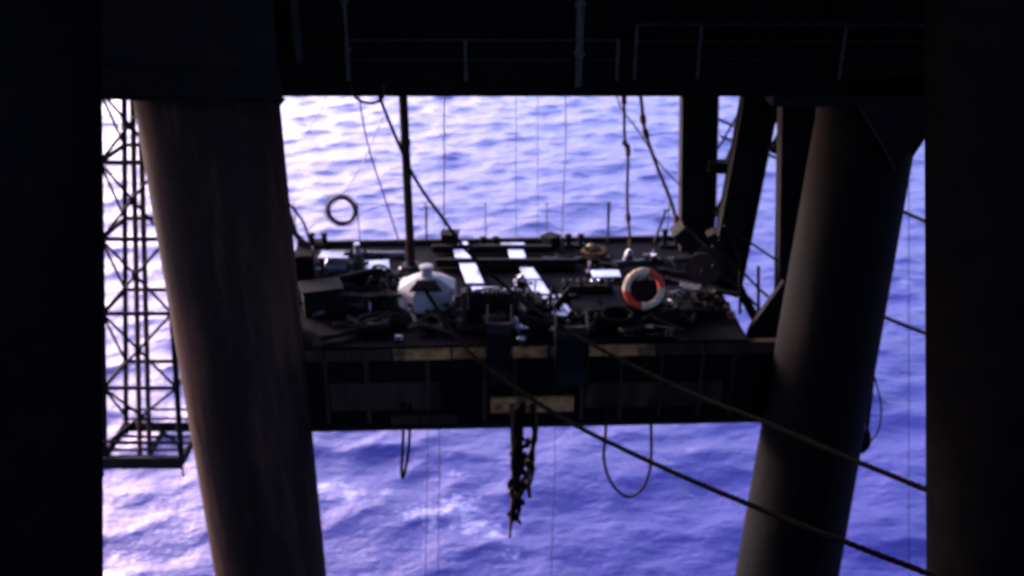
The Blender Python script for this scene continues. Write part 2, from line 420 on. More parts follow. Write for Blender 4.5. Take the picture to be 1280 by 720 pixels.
# ------------------------------------------------------------------ lower platform between the legs
ZD = 16.22
YAW = rad(2.3)
ux = Vector((math.cos(YAW), math.sin(YAW), 0)); vy = Vector((-math.sin(YAW), math.cos(YAW), 0))
O = Vector((0, 14.5, 0))
def W(u, v, z): return O + ux*u + vy*v + Vector((0,0,z))
U0, U1, VB = -4.35, 4.05, 4.5
pf = thing('lower_platform', 'dark work platform slung between the two thick legs', 'platform', W(0, 0, 14.55))
def fb(u, v, z, su, sv, sz, name, mat, parent, bevel=0):
    return MB().frame(W(u, v, z), ux, vy, Vector((0,0,1)), su, sv, sz).build(name, mat, parent, bevel=bevel)
# deck plates with open joints
nu, nv = 9, 4
V0 = -0.06
du = (U1-U0)/nu; dv = (VB-V0)/nv
for i in range(nu):
    for j in range(nv):
        o = MB().frame(W(U0+du*(i+.5), V0+dv*(j+.5), ZD-0.03+random.uniform(-.006,.006)), ux, vy, Vector((0,0,1)), du-0.012, dv-0.012, 0.05).build('deck_plate', M_DECK, pf)
fb((U0+U1)/2, VB/2+0.05, ZD-0.12, U1-U0, VB-0.25, 0.08, 'under_deck', M_BLACK, pf)
# front girder
gm = fb((U0+4.8)/2, 0.10, ZD-0.82, 4.8-U0, 0.06, 1.50, 'front_girder', M_LEGB, pf)
segs = [(-4.3,-3.2),(-3.17,-2.05),(-2.02,-1.05),(-1.02,-0.02),(0.01,0.62),(0.65,1.55),(1.58,2.45),(2.48,3.3),(3.33,4.75)]
for a, c in segs:
    fb((a+c)/2, 0.02+random.uniform(-.006,.006), ZD-0.175+random.uniform(-.006,.006), c-a, 0.13, 0.22, 'top_flange', M_RUST if -2.1 < a < 2.4 else M_LEG, gm, 0.01)
fb((U0+4.8)/2, 0.0, ZD-1.60, 4.8-U0, 0.28, 0.07, 'bottom_flange', M_DARK, gm, 0.01)
for u in (-3.9,-3.2,-2.5,-1.45,-0.48,0.05,1.22,1.9,2.6,3.3,3.85):
    fb(u, 0.02, ZD-0.90, 0.07, 0.11, 1.30, 'web_stiffener', M_LEG, gm)
fb(-0.2+.55, -0.08, ZD-1.19, 1.45, 0.10, 0.28, 'rubbing_plate', M_RUST, gm, 0.012)
fb(-1.55, -0.05, ZD-1.46, 1.15, 0.12, 0.17, 'rubbing_plate', M_LEG, gm, 0.012)
fb(-2.2, 0.055, ZD-1.05, 1.9, 0.03, 0.55, 'web_patch', M_LEG, gm)
fb(2.5, 0.055, ZD-1.12, 2.4, 0.03, 0.5, 'web_patch', M_LEG, gm)
# side and back girders, kerb angle
fb(U0+0.04, VB/2+0.15, ZD-0.35, 0.08, VB-0.25, 0.55, 'side_girder', M_BLACK, pf)
fb(U1-0.04, VB/2+0.15, ZD-0.35, 0.08, VB-0.25, 0.55, 'side_girder', M_BLACK, pf)
fb((U0+U1)/2, VB+0.03, ZD-0.20, U1-U0, 0.08, 0.55, 'back_girder', M_DARK, pf)
for v in (1.2, 2.4, 3.6):
    MB().ibeam(W(U0+.1, v, ZD-0.36), W(U1-.1, v, ZD-0.36), 0.16, 0.38).build('deck_beam', M_BLACK, pf)
# bracket at the front right corner beside the leg
MB().poly([P(980, 352, 15.3), P(985, 515, 15.3), P(905, 515, 15.3), P(938, 410, 15.3)], (0, 0.12, 0)).build('corner_bracket', M_BLACK, pf)
MB().poly([P(372, 372, 15.0), P(372, 480, 15.0), P(300, 480, 15.0), P(300, 372, 15.0)], (0, 0.12, 0)).build('corner_bracket', M_BLACK, pf)

# two galvanised skid tracks across the deck, each of separate plates
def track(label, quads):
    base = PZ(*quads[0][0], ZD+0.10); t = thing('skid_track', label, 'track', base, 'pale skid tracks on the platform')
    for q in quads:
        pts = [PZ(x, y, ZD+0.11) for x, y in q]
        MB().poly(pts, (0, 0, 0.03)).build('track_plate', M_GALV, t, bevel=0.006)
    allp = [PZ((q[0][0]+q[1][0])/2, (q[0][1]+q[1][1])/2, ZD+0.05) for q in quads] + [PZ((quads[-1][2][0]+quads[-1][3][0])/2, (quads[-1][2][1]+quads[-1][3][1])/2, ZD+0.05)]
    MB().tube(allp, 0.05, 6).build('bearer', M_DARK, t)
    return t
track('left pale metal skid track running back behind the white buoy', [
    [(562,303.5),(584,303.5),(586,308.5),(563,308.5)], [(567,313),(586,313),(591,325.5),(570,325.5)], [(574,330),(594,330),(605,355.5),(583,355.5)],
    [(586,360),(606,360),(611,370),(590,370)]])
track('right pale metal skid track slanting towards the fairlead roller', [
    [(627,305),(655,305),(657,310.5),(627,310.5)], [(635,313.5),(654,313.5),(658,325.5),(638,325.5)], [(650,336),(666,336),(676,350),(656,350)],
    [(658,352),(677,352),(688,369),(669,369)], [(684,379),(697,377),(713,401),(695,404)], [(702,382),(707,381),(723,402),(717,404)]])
# dark bars standing in for the shadow breaks across the tracks
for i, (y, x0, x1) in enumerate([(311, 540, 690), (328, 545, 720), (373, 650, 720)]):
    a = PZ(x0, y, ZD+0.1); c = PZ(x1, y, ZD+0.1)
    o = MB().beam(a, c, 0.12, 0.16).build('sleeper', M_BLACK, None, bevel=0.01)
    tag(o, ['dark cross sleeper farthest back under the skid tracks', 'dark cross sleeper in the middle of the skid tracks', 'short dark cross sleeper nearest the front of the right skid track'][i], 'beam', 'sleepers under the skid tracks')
o = MB().beam(PZ(672, 374, ZD+0.2), PZ(702, 371, ZD+0.2), 0.10, 0.06).build('stop_bar', M_GALV, None, bevel=0.01)
tag(o, 'short pale stop bar across the right skid track', 'bar')

# fairlead rollers hanging over the front girder
def fairlead(label, px, w, y0, y1):
    c = P(px, (y0+y1)/2, 14.1); top = P(px, y0, 14.1); bot = P(px, y1, 14.1)
    t = thing('fairlead_roller', label, 'roller', bot, 'fairlead rollers over the platform edge')
    r = 0.20; ww = w/ FPX*16.0
    MB().lathe([(r*.9, -ww/2), (r, -ww/2+.03), (r*.72, 0), (r, ww/2-.03), (r*.9, ww/2)], (c.x, c.y, bot.z+0.22), axis=(1,0,0), seg=24).build('roller', M_RUB, t, True)
    for s in (-1, 1):
        x = c.x + s*(ww/2+0.02)
        MB().poly([(x-.015, 13.9, bot.z), (x-.015, 14.22, bot.z), (x-.015, 14.28, top.z+.05), (x-.015, 14.6, top.z+0.12), (x-.015, 14.6, top.z+.25), (x-.015, 13.98, top.z+0.2), (x-.015, 13.88, bot.z+0.3)], (0.03, 0, 0)).build('cheek_plate', M_BLACK, t)
    MB().box((c.x, 14.17, (top.z+bot.z)/2), (ww, 0.05, top.z-bot.z)).build('back_plate', M_BLACK, t)
    MB().tube([(c.x-ww/2-.08, c.y, bot.z+.22), (c.x+ww/2+.08, c.y, bot.z+.22)], 0.035, 10).build('axle', M_DARK, t, True)
    MB().lathe([(r*.6, -ww/2), (r*.55, 0), (r*.6, ww/2)], (c.x, c.y+.02, top.z+0.02), axis=(1,0,0), seg=20).build('roller', M_DARK, t, True)
fairlead('black fairlead roller hanging over the girder below the winch', 624, 27, 414, 482)
fairlead('black fairlead roller hanging over the girder below the right skid track', 714, 37, 418, 484)

# winch in the middle of the platform
wc = PZ(622, 402, ZD)
w = thing('winch', 'black deck winch at the middle of the platform front', 'winch', wc)
MB().box((wc.x, wc.y, ZD+.06), (1.45, 0.75, 0.12)).build('bedplate', M_DARK, w)
ax = Vector((1,0,0))
cd = MB().lathe([(.30,-.42),(.30,-.38),(.17,-.36),(.17,.36),(.30,.38),(.30,.42)], (wc.x-.08, wc.y, ZD+.38), axis=(1,0,0), seg=28).build('cable_drum', M_BLACK, w, True)
for k in range(9):
    xx = wc.x-.08-.30+.075*k
    MB().tube([(xx+.004*math.sin(q), wc.y+.205*math.cos(q), ZD+.38+.205*math.sin(q)) for q in [2*math.pi*i/20 for i in range(20)]], 0.034, 6, closed=True).build('cable_turn', M_BLACK, cd, True)
for s in (-.62, .5):
    MB().poly([(wc.x+s, wc.y-.3, ZD+.12), (wc.x+s, wc.y+.3, ZD+.12), (wc.x+s, wc.y+.12, ZD+.62), (wc.x+s, wc.y-.12, ZD+.62)], (0.08,0,0)).build('side_frame', M_DARK, w, bevel=.01)
MB().box((wc.x+.70, wc.y+.02, ZD+.27), (.2, .36, .3)).build('gearbox', M_BLACK, w, bevel=.03)
MB().lathe([(.10,0),(.11,.03),(.11,.12),(.07,.16)], (wc.x-.63, wc.y, ZD+.40), axis=(-1,0,0), seg=16).build('motor', M_DARK, w, True)
MB().tube([(wc.x+.62, wc.y-.2, ZD+.5), (wc.x+.66, wc.y-.34, ZD+.95)], .018, 8).build('brake_lever', M_GREY, w, True)
# bright worn fittings scattered round the winch
fit = [(612,362,24,16,'cleat'),(598,372,12,8,'cleat'),(640,364,26,10,'bollard'),(648,352,12,10,'cleat'),(628,408,28,6,'bollard'),(650,409,13,12,'cleat'),
       (682,404,18,12,'cleat'),(652,424,10,8,'cleat'),(690,412,10,8,'cleat'),(632,424,8,10,'cleat')]
labs = ['wet steel cleat beside the front end of the left skid track', 'tiny wet cleat left of the winch', 'low wet bollard bar behind the winch', 'small wet cleat at the back of the winch',
 'low wet bollard bar at the platform edge above the left fairlead', 'wet square cleat between the two fairlead rollers', 'wet cleat at the foot of the right skid track', 'small wet cleat on the platform lip between the fairleads', 'small wet cleat above the right fairlead roller','tiny wet cleat above the left fairlead roller']
for (x, y, wpx, hpx, nm), lb in zip(fit, labs):
    c = PZ(x, y+hpx/2, ZD); s_ = wpx/FPX*(c-CAM).length; hh = max(.07, hpx/FPX*(c-CAM).length*0.55)
    t = thing('deck_'+nm, lb, nm, c, 'wet fittings round the winch')
    MB().box((c.x, c.y, ZD+.025), (s_*.8, .16, .05)).build('foot', M_DARK, t, bevel=.008)
    MB().tube([(c.x-s_/2, c.y, ZD+hh), (c.x-s_*.3, c.y, ZD+hh*1.08), (c.x+s_*.3, c.y, ZD+hh*1.08), (c.x+s_/2, c.y, ZD+hh)], [.028,.045,.045,.028], 10).build('horn', M_GALV, t, True)
    for q in (-.22, .22): MB().tube([(c.x+q*s_, c.y, ZD+.05), (c.x+q*s_, c.y, ZD+hh)], .03, 8).build('stem', M_WET, t, True)

# ------------------------------------------------------------------ white buoy
bc = PZ(532, 396, ZD); bc.y += 0.5
by = thing('mooring_buoy', 'dirty white eight sided buoy with conical top and neck', 'buoy', (bc.x, bc.y, ZD))
R = 0.55
MB().lathe([(R*.9,0.02),(R,0.06),(R,0.385),(R*.985,0.41)], (bc.x, bc.y, ZD), seg=8, phase=rad(22.5)).build('body', M_WHITE, by, bevel=.02)
MB().lathe([(R*.99,0.415),(R*.86,0.445),(.22,0.575),(.13,.595)], (bc.x, bc.y, ZD), seg=8, phase=rad(22.5)).build('cone', M_WHITE, by)
MB().lathe([(.11,0.585),(.10,.73),(.125,.74),(.125,.775),(.04,.79)], (bc.x, bc.y, ZD), seg=16).build('neck', M_WHITE, by, True)
MB().poly([(bc.x-.28, bc.y-.43, ZD+.455), (bc.x+.3, bc.y-.41, ZD+.455), (bc.x+.17, bc.y-.21, ZD+.57), (bc.x-.15, bc.y-.21, ZD+.57)], (0,-0.02,0.03)).build('hatch', M_DARK, by)
for x in (-.24, .40):
    MB().box((bc.x+x-.03, bc.y-.50+abs(x)*.10, ZD+.22), (.11, .05, .05)).build('handle', M_DARK, by, bevel=.01)
    MB().tube([(bc.x+x, bc.y-.515+abs(x)*.1, ZD+.23), (bc.x+x+.01, bc.y-.52+abs(x)*.1, ZD+.05)], .012, 6).build('lashing', M_ROPE, by)

# ------------------------------------------------------------------ lifebuoys
def ring(name, label, c, R, r, tilt, cols, sides=None):
    t = thing(name, label, 'lifebuoy', (c.x, c.y, c.z-R))
    xa = Vector((1,0,0)); za = Vector((0, math.sin(tilt), math.cos(tilt)))
    def arc(a0, a1, rr, n):
        return [c + (xa*math.cos(a0+(a1-a0)*i/n) + za*math.sin(a0+(a1-a0)*i/n))*rr for i in range(n+1)]
    k = len(cols)
    for i, (a0, a1, mt) in enumerate(cols):
        MB().tube(arc(rad(a0), rad(a1), R-r, 14), r*(1.0 if i % 2 else 1.03), 14).build('ring_quarter', mt, t, True)
    line = []
    for i in range(65):
        a = 2*math.pi*i/64; line.append(c + (xa*math.cos(a)+za*math.sin(a))*(R+0.010+0.022*abs(math.sin(2*a))) )
    MB().tube(line[:-1], 0.009, 6, closed=True).build('grab_line', M_ROPE, t, True)
    for a in (0, 90, 180, 270):
        p = c + (xa*math.cos(rad(a))+za*math.sin(rad(a)))*(R-r); tg = -xa*math.sin(rad(a))+za*math.cos(rad(a))
        MB().tube([p-tg*.03, p+tg*.03], r+.007, 14).build('band', M_CAN if cols[0][2] is not M_BROWN else M_BROWN, t, True)
    return t
lc = P(805, 361, 15.45)
ring('lifebuoy', 'orange and white lifebuoy facing the camera on the right of the platform', lc, 0.375, 0.062, rad(12),
     [(78,182,M_CAN),(182,264,M_ORA),(264,362,M_CAN),(2,78,M_ORA)])
# stand the orange lifebuoy hangs on
st = thing('lifebuoy_stand', 'dark low stand holding the orange and white lifebuoy', 'stand', (lc.x, lc.y+.15, ZD))
for s in (-.25, .25): MB().tube([(lc.x+s, lc.y+.12, ZD), (lc.x+s, lc.y+.14, lc.z+.30)], .025, 8).build('post', M_BLACK, st, True)
MB().tube([(lc.x-.3, lc.y+.13, lc.z+.28), (lc.x+.3, lc.y+.13, lc.z+.28)], .025, 8).build('crossbar', M_BLACK, st, True)
MB().box((lc.x, lc.y+.17, (lc.z+ZD)/2), (.46, .02, lc.z-ZD+.2)).build('backboard', M_BLACK, st)
MB().tube([(lc.x-.03, lc.y+.13, lc.z+.30), (lc.x-.05, lc.y+.02, lc.z+.36)], .016, 6).build('hook', M_GALV, st, True)
rc = P(427, 263, 19.1)
ring('lifebuoy', 'dark ring lifebuoy silhouetted against the sea on the back rail', rc, 0.335, 0.05, rad(4),
     [(0,90,M_BROWN),(90,180,M_BROWN),(180,270,M_BROWN),(270,360,M_BROWN)])

# ------------------------------------------------------------------ wire railing along the back edge
br = thing('wire_railing', 'thin wire guard rail along the back edge of the platform', 'railing', W(-4, VB-.03, ZD))
zz = [P(600, y, 19.05).z for y in (254, 270, 287)]
for i, px in enumerate((372, 450, 533, 607, 683, 760, 833)):
    p = P(px, 303, 19.05); p.z = ZD
    MB().tube([p, (p.x, p.y, zz[0]+.03)], .014, 6).build('stanchion', M_WIRE, br, True)
for z in zz:
    a = P(355, 300, 19.05); c = P(860, 300, 19.05)
    MB().tube([(a.x+(c.x-a.x)*i/24, 19.05, z-.035*abs(math.sin(math.pi*i/4))) for i in range(25)], .0055, 6).build('wire', M_WIRE, br, True)
def stub(label, px, y0, y1, r, lean=0):
    a = P(px, y1, 18.95); a.z = ZD; c = P(px+lean, y0, 18.95)
    o = MB().tube([a, a.lerp(c,.5), c, c+Vector((.06,0,.0))], r, 8).build('davit_post', M_DARK, None, True); tag(o, label, 'post', 'short posts at the back edge')
stub('short bent post at the back edge below the knotted rope', 760, 254, 303, .022)
stub('leaning short post at the back edge beside the dark column', 818, 263, 303, .03, 14)
stub('low bent post at the back edge right of the tall pole', 533, 258, 303, .02)

# pole from the deck above to the platform
pa = PZ(514, 332, ZD); M_POLE = steel('brown_pole_paint', (0.03,0.016,0.009), (0.016,0.01,0.006), 0.8, spec=0.05); pole = thing('support_pole', 'tall dark pole standing behind the white buoy', 'pole', pa)  # brown stands in for the lens colour fringe along the pole
MB().tube([pa, (pa.x, pa.y, ZS+.4)], .085, 20).build('shaft', M_POLE, pole, True)
MB().lathe([(.2,0),(.2,.03),(.1,.035),(.1,.08)], pa, seg=16).build('foot_flange', M_DARK, pole, True)
MB().lathe([(.1,0),(.105,.02),(.105,.10),(.1,.12)], (pa.x, pa.y, 18.7), seg=20).build('collar', M_DARK, pole, True)

# ------------------------------------------------------------------ columns at the right back
def col(label, pxt, yt, pxb, yb, D, wpx, cat='column', name='steel_column', mat=M_BLACK):
    a = P(pxt, yt, D); c = P(pxb, yb, D); wd = wpx/FPX*(c-CAM).length
    t = thing(name, label, cat, c, 'columns at the back right of the platform')
    MB().beam(a, c, wd*.28, wd*.9, up=(1,0,0)).build('web', mat, t)
    for s in (-1, 1):
        off = Vector((s*wd*.46, 0, 0)); MB().beam(a+off, c+off, wd*.55, wd*.08, up=(1,0,0)).build('flange', mat, t)
    d = (c-a)
    for f in (.3, .55, .8): MB().box(a+d*f+Vector((0,-wd*.1,0)), (wd*.8, wd*.35, .04)).build('stiffener', mat, t)
    return a, c, wd
col('dark upright column at the right end of the sea view', 874, 90, 870, 312, 18.4, 41)
col('dark raked column leaning right towards the deck above', 956, 90, 903, 365, 17.6, 40)
col('dark column half hidden behind the right leg', 999, 90, 990, 430, 16.6, 40)
def bar(name, label, p, q, r, cat, mat=M_BLACK, seg=8):
    o = MB().tube([p, q], r, seg).build(name, mat, None, True); tag(o, label, cat); return o
o = MB().beam(P(885, 208, 18.0), P(935, 208, 18.0), .3, .21).build('tie_beam', M_BLACK, None); tag(o, 'short tie beam between the upright and raked columns', 'beam')
o = MB().beam(P(940, 178, 17.4), P(985, 128, 17.4), .2, .12).build('knee_brace', M_BLACK, None); tag(o, 'short knee brace at the top of the raked column', 'brace')
o = MB().beam(P(965, 190, 17.1), P(1000, 130, 17.1), .2, .12).build('knee_brace', M_BLACK, None); tag(o, 'short knee brace just left of the column behind the right leg', 'brace')
o = MB().beam(P(897, 270, 17.9), P(928, 214, 17.9), .2, .16).build('knee_brace', M_BLACK, None); tag(o, 'broad low brace between the upright and raked columns', 'brace')
lg = thing('lattice_screen', 'thin lattice seen through the gap between upright and raked columns', 'lattice', P(905, 215, 21))
for x0, y0, x1, y1 in ((896,148,930,164),(930,130,898,185),(900,170,930,182),(925,160,905,205)):
    MB().tube([P(x0,y0,21.2), P(x1,y1,21.2)], .028, 8).build('lattice_bar', M_BLACK, lg, True)
MB().tube([P(898,100,21.2), P(894,260,21.2)], .03, 8).build('lattice_bar', M_BLACK, lg, True)
MB().tube([P(960,193,20.0), P(982,203,20.0)], .03, 8).build('lattice_bar', M_BLACK, lg, True)
# junk at the foot of the upright column
def heap_post(label, x0, y0, x1, y1, D, w):
    o = MB().beam(P(x0,y0,D), P(x1,y1,D), w, w*.6).build('prop', M_BLACK, None, bevel=.01); tag(o, label, 'prop', 'props at the foot of the right columns')
heap_post('thick prop slanting down right from the upright column foot', 846, 285, 905, 345, 17.6, .5)
heap_post('long dark prop slanting down towards the corner bracket', 888, 290, 945, 400, 16.6, .28)
# stair at the right end
sr = thing('stair_rail', 'sloping handrails of a ladder stair beside the right leg', 'handrail', P(948, 405, 16.0))
for x0, y0, y1 in ((925,325,392),(948,333,412)): MB().tube([P(x0,y1,16.2), P(x0,y0,16.2)], .03, 8).build('stanchion', M_BLACK, sr, True)
for d in (0, 24): MB().tube([P(890,308+d,16.2), P(922,334+d,16.2), P(950,362+d,16.2), P(975,384+d,16.2)], .024, 8).build('handrail', M_BLACK, sr, True)
MB().tube([P(905,282,16.2), P(972,326,16.2)], .022, 8).build('handrail', M_BLACK, sr, True)
MB().tube([P(898,300,16.3), P(916,303,16.3), P(925,325,16.2)], .02, 8).build('handrail', M_BLACK, sr, True)

# ------------------------------------------------------------------ ropes and wires
def rope(name, label, pts, r, mat, cat='rope', group=None, n=8, seg=8, strands=False):
    sp = smoothpts(pts, n)
    if strands:                                  # laid rope: three strands twisted together
        t = thing(name, label, cat, sp[-1], group); fine = smoothpts(pts, n*7)
        for k in range(3):
            out = []
            L_ = 0
            for i, p in enumerate(fine):
                if i: L_ += (p-fine[i-1]).length
                d = (fine[min(i+1, len(fine)-1)]-fine[max(i-1, 0)]).normalized()
                x = d.cross(Vector((0,0,1))); x.normalize(); y = d.cross(x)
                a = L_/(r*7)*2*math.pi/1.0 + k*2.094
                out.append(p + (x*math.cos(a)+y*math.sin(a))*r*.48)
            MB().tube(out, r*.56, 5).build('strand', mat, t, True)
        return t
    o = MB().tube(sp, r, seg).build(name, mat, None, True); return tag(o, label, cat, group)
rope('mooring_rope', 'upper mooring rope sagging from the deck edge across to the right leg', [P(*q) for q in
     ((466,95,17.6),(475,122,17.5),(492,165,17.35),(520,225,17.0),(555,275,16.5),(590,320,15.9),(650,372,15.0),(730,425,13.6),(850,485,12.0),(950,525,10.7),(1060,572,9.5),(1160,613,8.6),(1205,632,8.1))], .034, M_ROPE, group='mooring ropes', n=10, strands=True)
rope('mooring_rope', 'lower mooring rope running from the white buoy down to the right', [P(*q) for q in
     ((530,360,15.55),(548,388,15.1),(566,414,14.5),(600,452,13.6),(660,495,12.6),(720,532,11.8),(830,585,10.4),(940,632,9.3),(1050,675,8.5),(1160,717,7.9),(1205,735,7.6))], .036, M_ROPE, group='mooring ropes', n=10, strands=True)
# knotted ropes at the right of the sea view
def knotty(name, label, pts, r, knots):
    t = thing(name, label, 'rope', pts[-1], 'heavy ropes hanging at the right of the sea view')
    sp = smoothpts(pts, 8); MB().tube(sp, r, 8).build('cord', M_TAN, t, True)
    for f in knots:
        i = int(f*(len(sp)-2)); d = (sp[i+1]-sp[i]).normalized()
        MB().lathe([(r,-.1),(r*1.9,-.05),(r*1.6,0),(r*2.0,.04),(r,.1)], sp[i], axis=d, seg=8).build('knot', M_TAN, t, True)
knotty('knotted_rope', 'knotted heavy rope hanging straight down right of the middle', [P(*q) for q in ((779,95,18.2),(780,130,18.2),(781,175,18.2),(785,190,18.2),(784,250,18.2),(788,308,18.2))], .03, (.18,.5,.62,.9))
knotty('knotted_rope', 'heavy rope slanting down right to the dark column foot', [P(*q) for q in ((798,95,18.3),(802,130,18.3),(806,162,18.2),(820,205,18.1),(838,250,18.0),(850,290,17.9))], .036, (.35,.45,.97))
rope('thin_line', 'thin line crossing behind the slanting knotted rope', [P(*q) for q in ((770,95,18.6),(774,130,18.6),(795,160,18.6),(825,205,18.5),(851,233,18.4))], .015, M_ROPE, 'line', 'thin lines against the sea')
rope('thin_line', 'thin line from the small hose loop down to the back edge', [P(*q) for q in ((447,95,18.8),(451,135,18.8),(461,185,18.8),(480,245,18.8),(500,305,18.8))], .017, M_TAN, 'line', 'thin lines against the sea')
rope('thin_line', 'faint line slanting down left to the dark ring lifebuoy', [P(*q) for q in ((478,145,19.3),(455,200,19.3),(425,246,19.2),(388,284,19.1),(372,300,19.1))], .011, M_WIRE, 'line', 'thin lines against the sea')
rope('thin_line', 'faint line crossing the top left corner of the sea view', [P(*q) for q in ((420,95,19.0),(392,152,19.0),(358,192,19.0))], .01, M_WIRE, 'line', 'thin lines against the sea')
rope('thin_line', 'short line curving down beside the left leg to the back edge', [P(*q) for q in ((352,245,18.4),(368,262,18.4),(380,280,18.4),(389,306,18.4))], .028, M_DARK, 'line', 'thin lines against the sea')
rope('strut_bar', 'short dark strut slanting from the left leg to the platform back', [P(*q) for q in ((350,248,18.0),(362,270,18.0),(368,290,18.0),(384,308,18.0))], .06, M_DARK, 'strut')
for px, x2, r, lb in ((555,555,.016,'thin vertical wire just right of the tall pole'), (645,645,.008,'faint vertical wire near the middle of the sea view'), (672,672,.007,'faintest vertical wire right of the middle'), (707,702,.012,'thin vertical wire left of the knotted rope')):
    rope('wire_fall', lb, [P(px,95,19.0), P(px,180,19.0), P((px+x2)/2,240,18.9), P(x2,308,18.9)], r, M_WIRE, 'wire', 'vertical wires behind the platform')
for x0, x1, lb in ((549,547,'thin wire dropping to the sea left of the tangled ropes'),(534,531,'fainter wire dropping to the sea left of the tangled ropes'),(693,687,'thin wire dropping to the sea right of the tangled ropes')):
    rope('wire_fall', lb, [P(x0,515,15.0), P(x0,600,15.0), P(x1,760,15.0)], .0075, M_WIRE, 'wire', 'wires dropping from the platform to the sea')
rope('hose_loop', 'small hose loop drooping from the deck edge at the top', [P(*q) for q in ((437,105,12.95),(444,121,12.95),(456,128,12.95),(470,128,12.95),(479,120,12.95),(480,106,12.95))], .02, M_RUB, 'hose')
# things hanging below the platform
rope('hanging_hose', 'wide hose loop hanging below the right half of the platform', [P(*q) for q in ((759,505,14.4),(757,540,14.4),(755,575,14.4),(765,605,14.4),(785,621,14.4),(804,609,14.4),(813,582,14.4),(814,545,14.4),(813,505,14.4))], .027, M_RUB, 'hose', 'loops hanging below the platform')
rope('hanging_hose', 'narrow rope loop hanging below the left half of the platform', [P(*q) for q in ((504,505,14.4),(504,545,14.4),(502,585,14.4),(503,597,14.4),(506,590,14.4),(511,560,14.4),(513,505,14.4))], .027, M_ROPE, 'rope', 'loops hanging below the platform')
tg = thing('tangled_ropes', 'tangle of frayed ropes hanging below the middle of the platform', 'ropes', P(637, 672, 14.4))
strs = [([(640,505),(642,540),(641,590),(640,625),(637,672)], .03),([(646,505),(648,548),(644,585),(648,610),(640,650)], .04),([(654,505),(650,545),(652,580),(646,605),(650,630),(646,650)], .03),
        ([(667,505),(668,540),(664,570),(660,600),(662,622)], .036),([(666,505),(668,540),(667,565),(667,590),(662,612)], .02),([(644,560),(652,585),(658,600),(650,618),(644,640),(650,655)], .032)]
for k, (q, r) in enumerate(strs):
    sp = smoothpts([P(x+random.uniform(-.8,.8), y, 14.35+random.uniform(-.1,.1)) for x, y in q], 8)
    rs = [1.5*r*(1-.45*max(0, i/len(sp)-.55)/.45)*random.uniform(.8,1.25) for i in range(len(sp))]
    MB().tube(sp, rs, 7).build('strand', M_TAN if k in (0,3) else M_ROPE, tg, True)
for k in range(46):
    f = random.random(); x = 648-8*f+random.gauss(0, 4+5*(1-f)*0.6); y = 545+f*105
    if random.random() < .35: x += 12*(1-f)
    c = P(x, y, 14.35+random.uniform(-.12,.12)); a = random.uniform(0, 6.28); d = Vector((math.cos(a)*.05, random.uniform(-.05,.05), -random.uniform(.06,.16)))
    MB().tube(smoothpts([c, c+d*.5+Vector((random.uniform(-.05,.05),0,0)), c+d], 4), [random.uniform(.02,.05) for _ in range(9)], 6).build('frayed_end', M_ROPE if k % 3 else M_TAN, tg, True)
# gear on the right leg
hg = thing('hanging_hook', 'dark hook and wire hanging off the outer side of the right leg', 'hook', P(1080, 565, 14.0))
MB().tube([P(1092,455,14), P(1090,485,14), P(1085,530,14), P(1083,545,14)], .03, 8).build('wire', M_BLACK, hg, True)
MB().tube(smoothpts([P(1093,470,14), P(1101,505,14), P(1099,535,14), P(1088,552,14)], 6), .014, 8).build('slack_line', M_BLACK, hg, True)
MB().tube(smoothpts([P(1084,540,14), P(1082,555,14), P(1076,562,14), P(1070,555,14), P(1068,545,14)], 6), [.06,.06,.07,.07,.08,.08,.08,.08,.08,.07,.07,.07,.07,.06,.06,.06,.05,.05,.05,.05,.04,.04,.04,.04,.03], 10).build('hook', M_BLACK, hg, True)
rope('guy_wire', 'upper dark guy wire running right from behind the right leg', [P(*q) for q in ((1060,232,17.0),(1128,264,15.5),(1165,280,14.5),(1230,305,13))], .033, M_BLACK, 'wire', 'guy wires right of the right leg')
rope('guy_wire', 'lower dark guy wire running right from behind the right leg', [P(*q) for q in ((1040,366,17.0),(1105,396,15.5),(1165,420,14.5),(1230,445,13))], .036, M_BLACK, 'wire', 'guy wires right of the right leg')
rope('wire_fall', 'thin vertical wire in the sea strip right of the right leg', [P(1136,95,13.6), P(1136,400,13.6), P(1136,760,13.6)], .006, M_WIRE, 'wire')  # added line standing in for a film scratch

# ------------------------------------------------------------------ clutter on the platform
def pump(c, s, label):
    t = thing('pump_unit', label, 'machine', c)
    MB().box((c.x, c.y, ZD+.05), (.9*s, .5*s, .1)).build('skid', M_BLACK, t)
    MB().lathe([(.15*s,0),(.2*s,.04),(.2*s,.42*s),(.15*s,.46*s)], (c.x-.35*s, c.y, ZD+.1+.22*s), axis=(1,0,0), seg=18).build('motor', M_WET, t, True)
    MB().lathe([(.1*s,0),(.24*s,.03),(.24*s,.16*s),(.1*s,.2*s)], (c.x+.18*s, c.y, ZD+.1+.25*s), axis=(1,0,0), seg=18).build('casing', M_DARK, t, True)
    MB().tube([(c.x+.27*s, c.y, ZD+.3*s), (c.x+.27*s, c.y, ZD+.8*s)], .06*s, 10).build('outlet_pipe', M_WET, t, True)
def crate(c, sx, sy, sz, rz, label, mat, name='crate', lid=None):
    t = thing(name, label, 'box', c)
    MB().box((c.x, c.y, ZD+sz/2), (sx, sy, sz), rz).build('body', M_BLACK if lid else mat, t, bevel=.01)
    MB().box((c.x, c.y, ZD+sz+.02), (sx+.04, sy+.04, .035), rz).build('lid', mat, t, bevel=.008)
    for k in (-.3, .3):
        MB().box((c.x+math.cos(rz)*sx*k, c.y+math.sin(rz)*sx*k-.0, ZD+sz/2), (.05, sy+.03, sz*.96), rz).build('batten', M_BLACK, t)
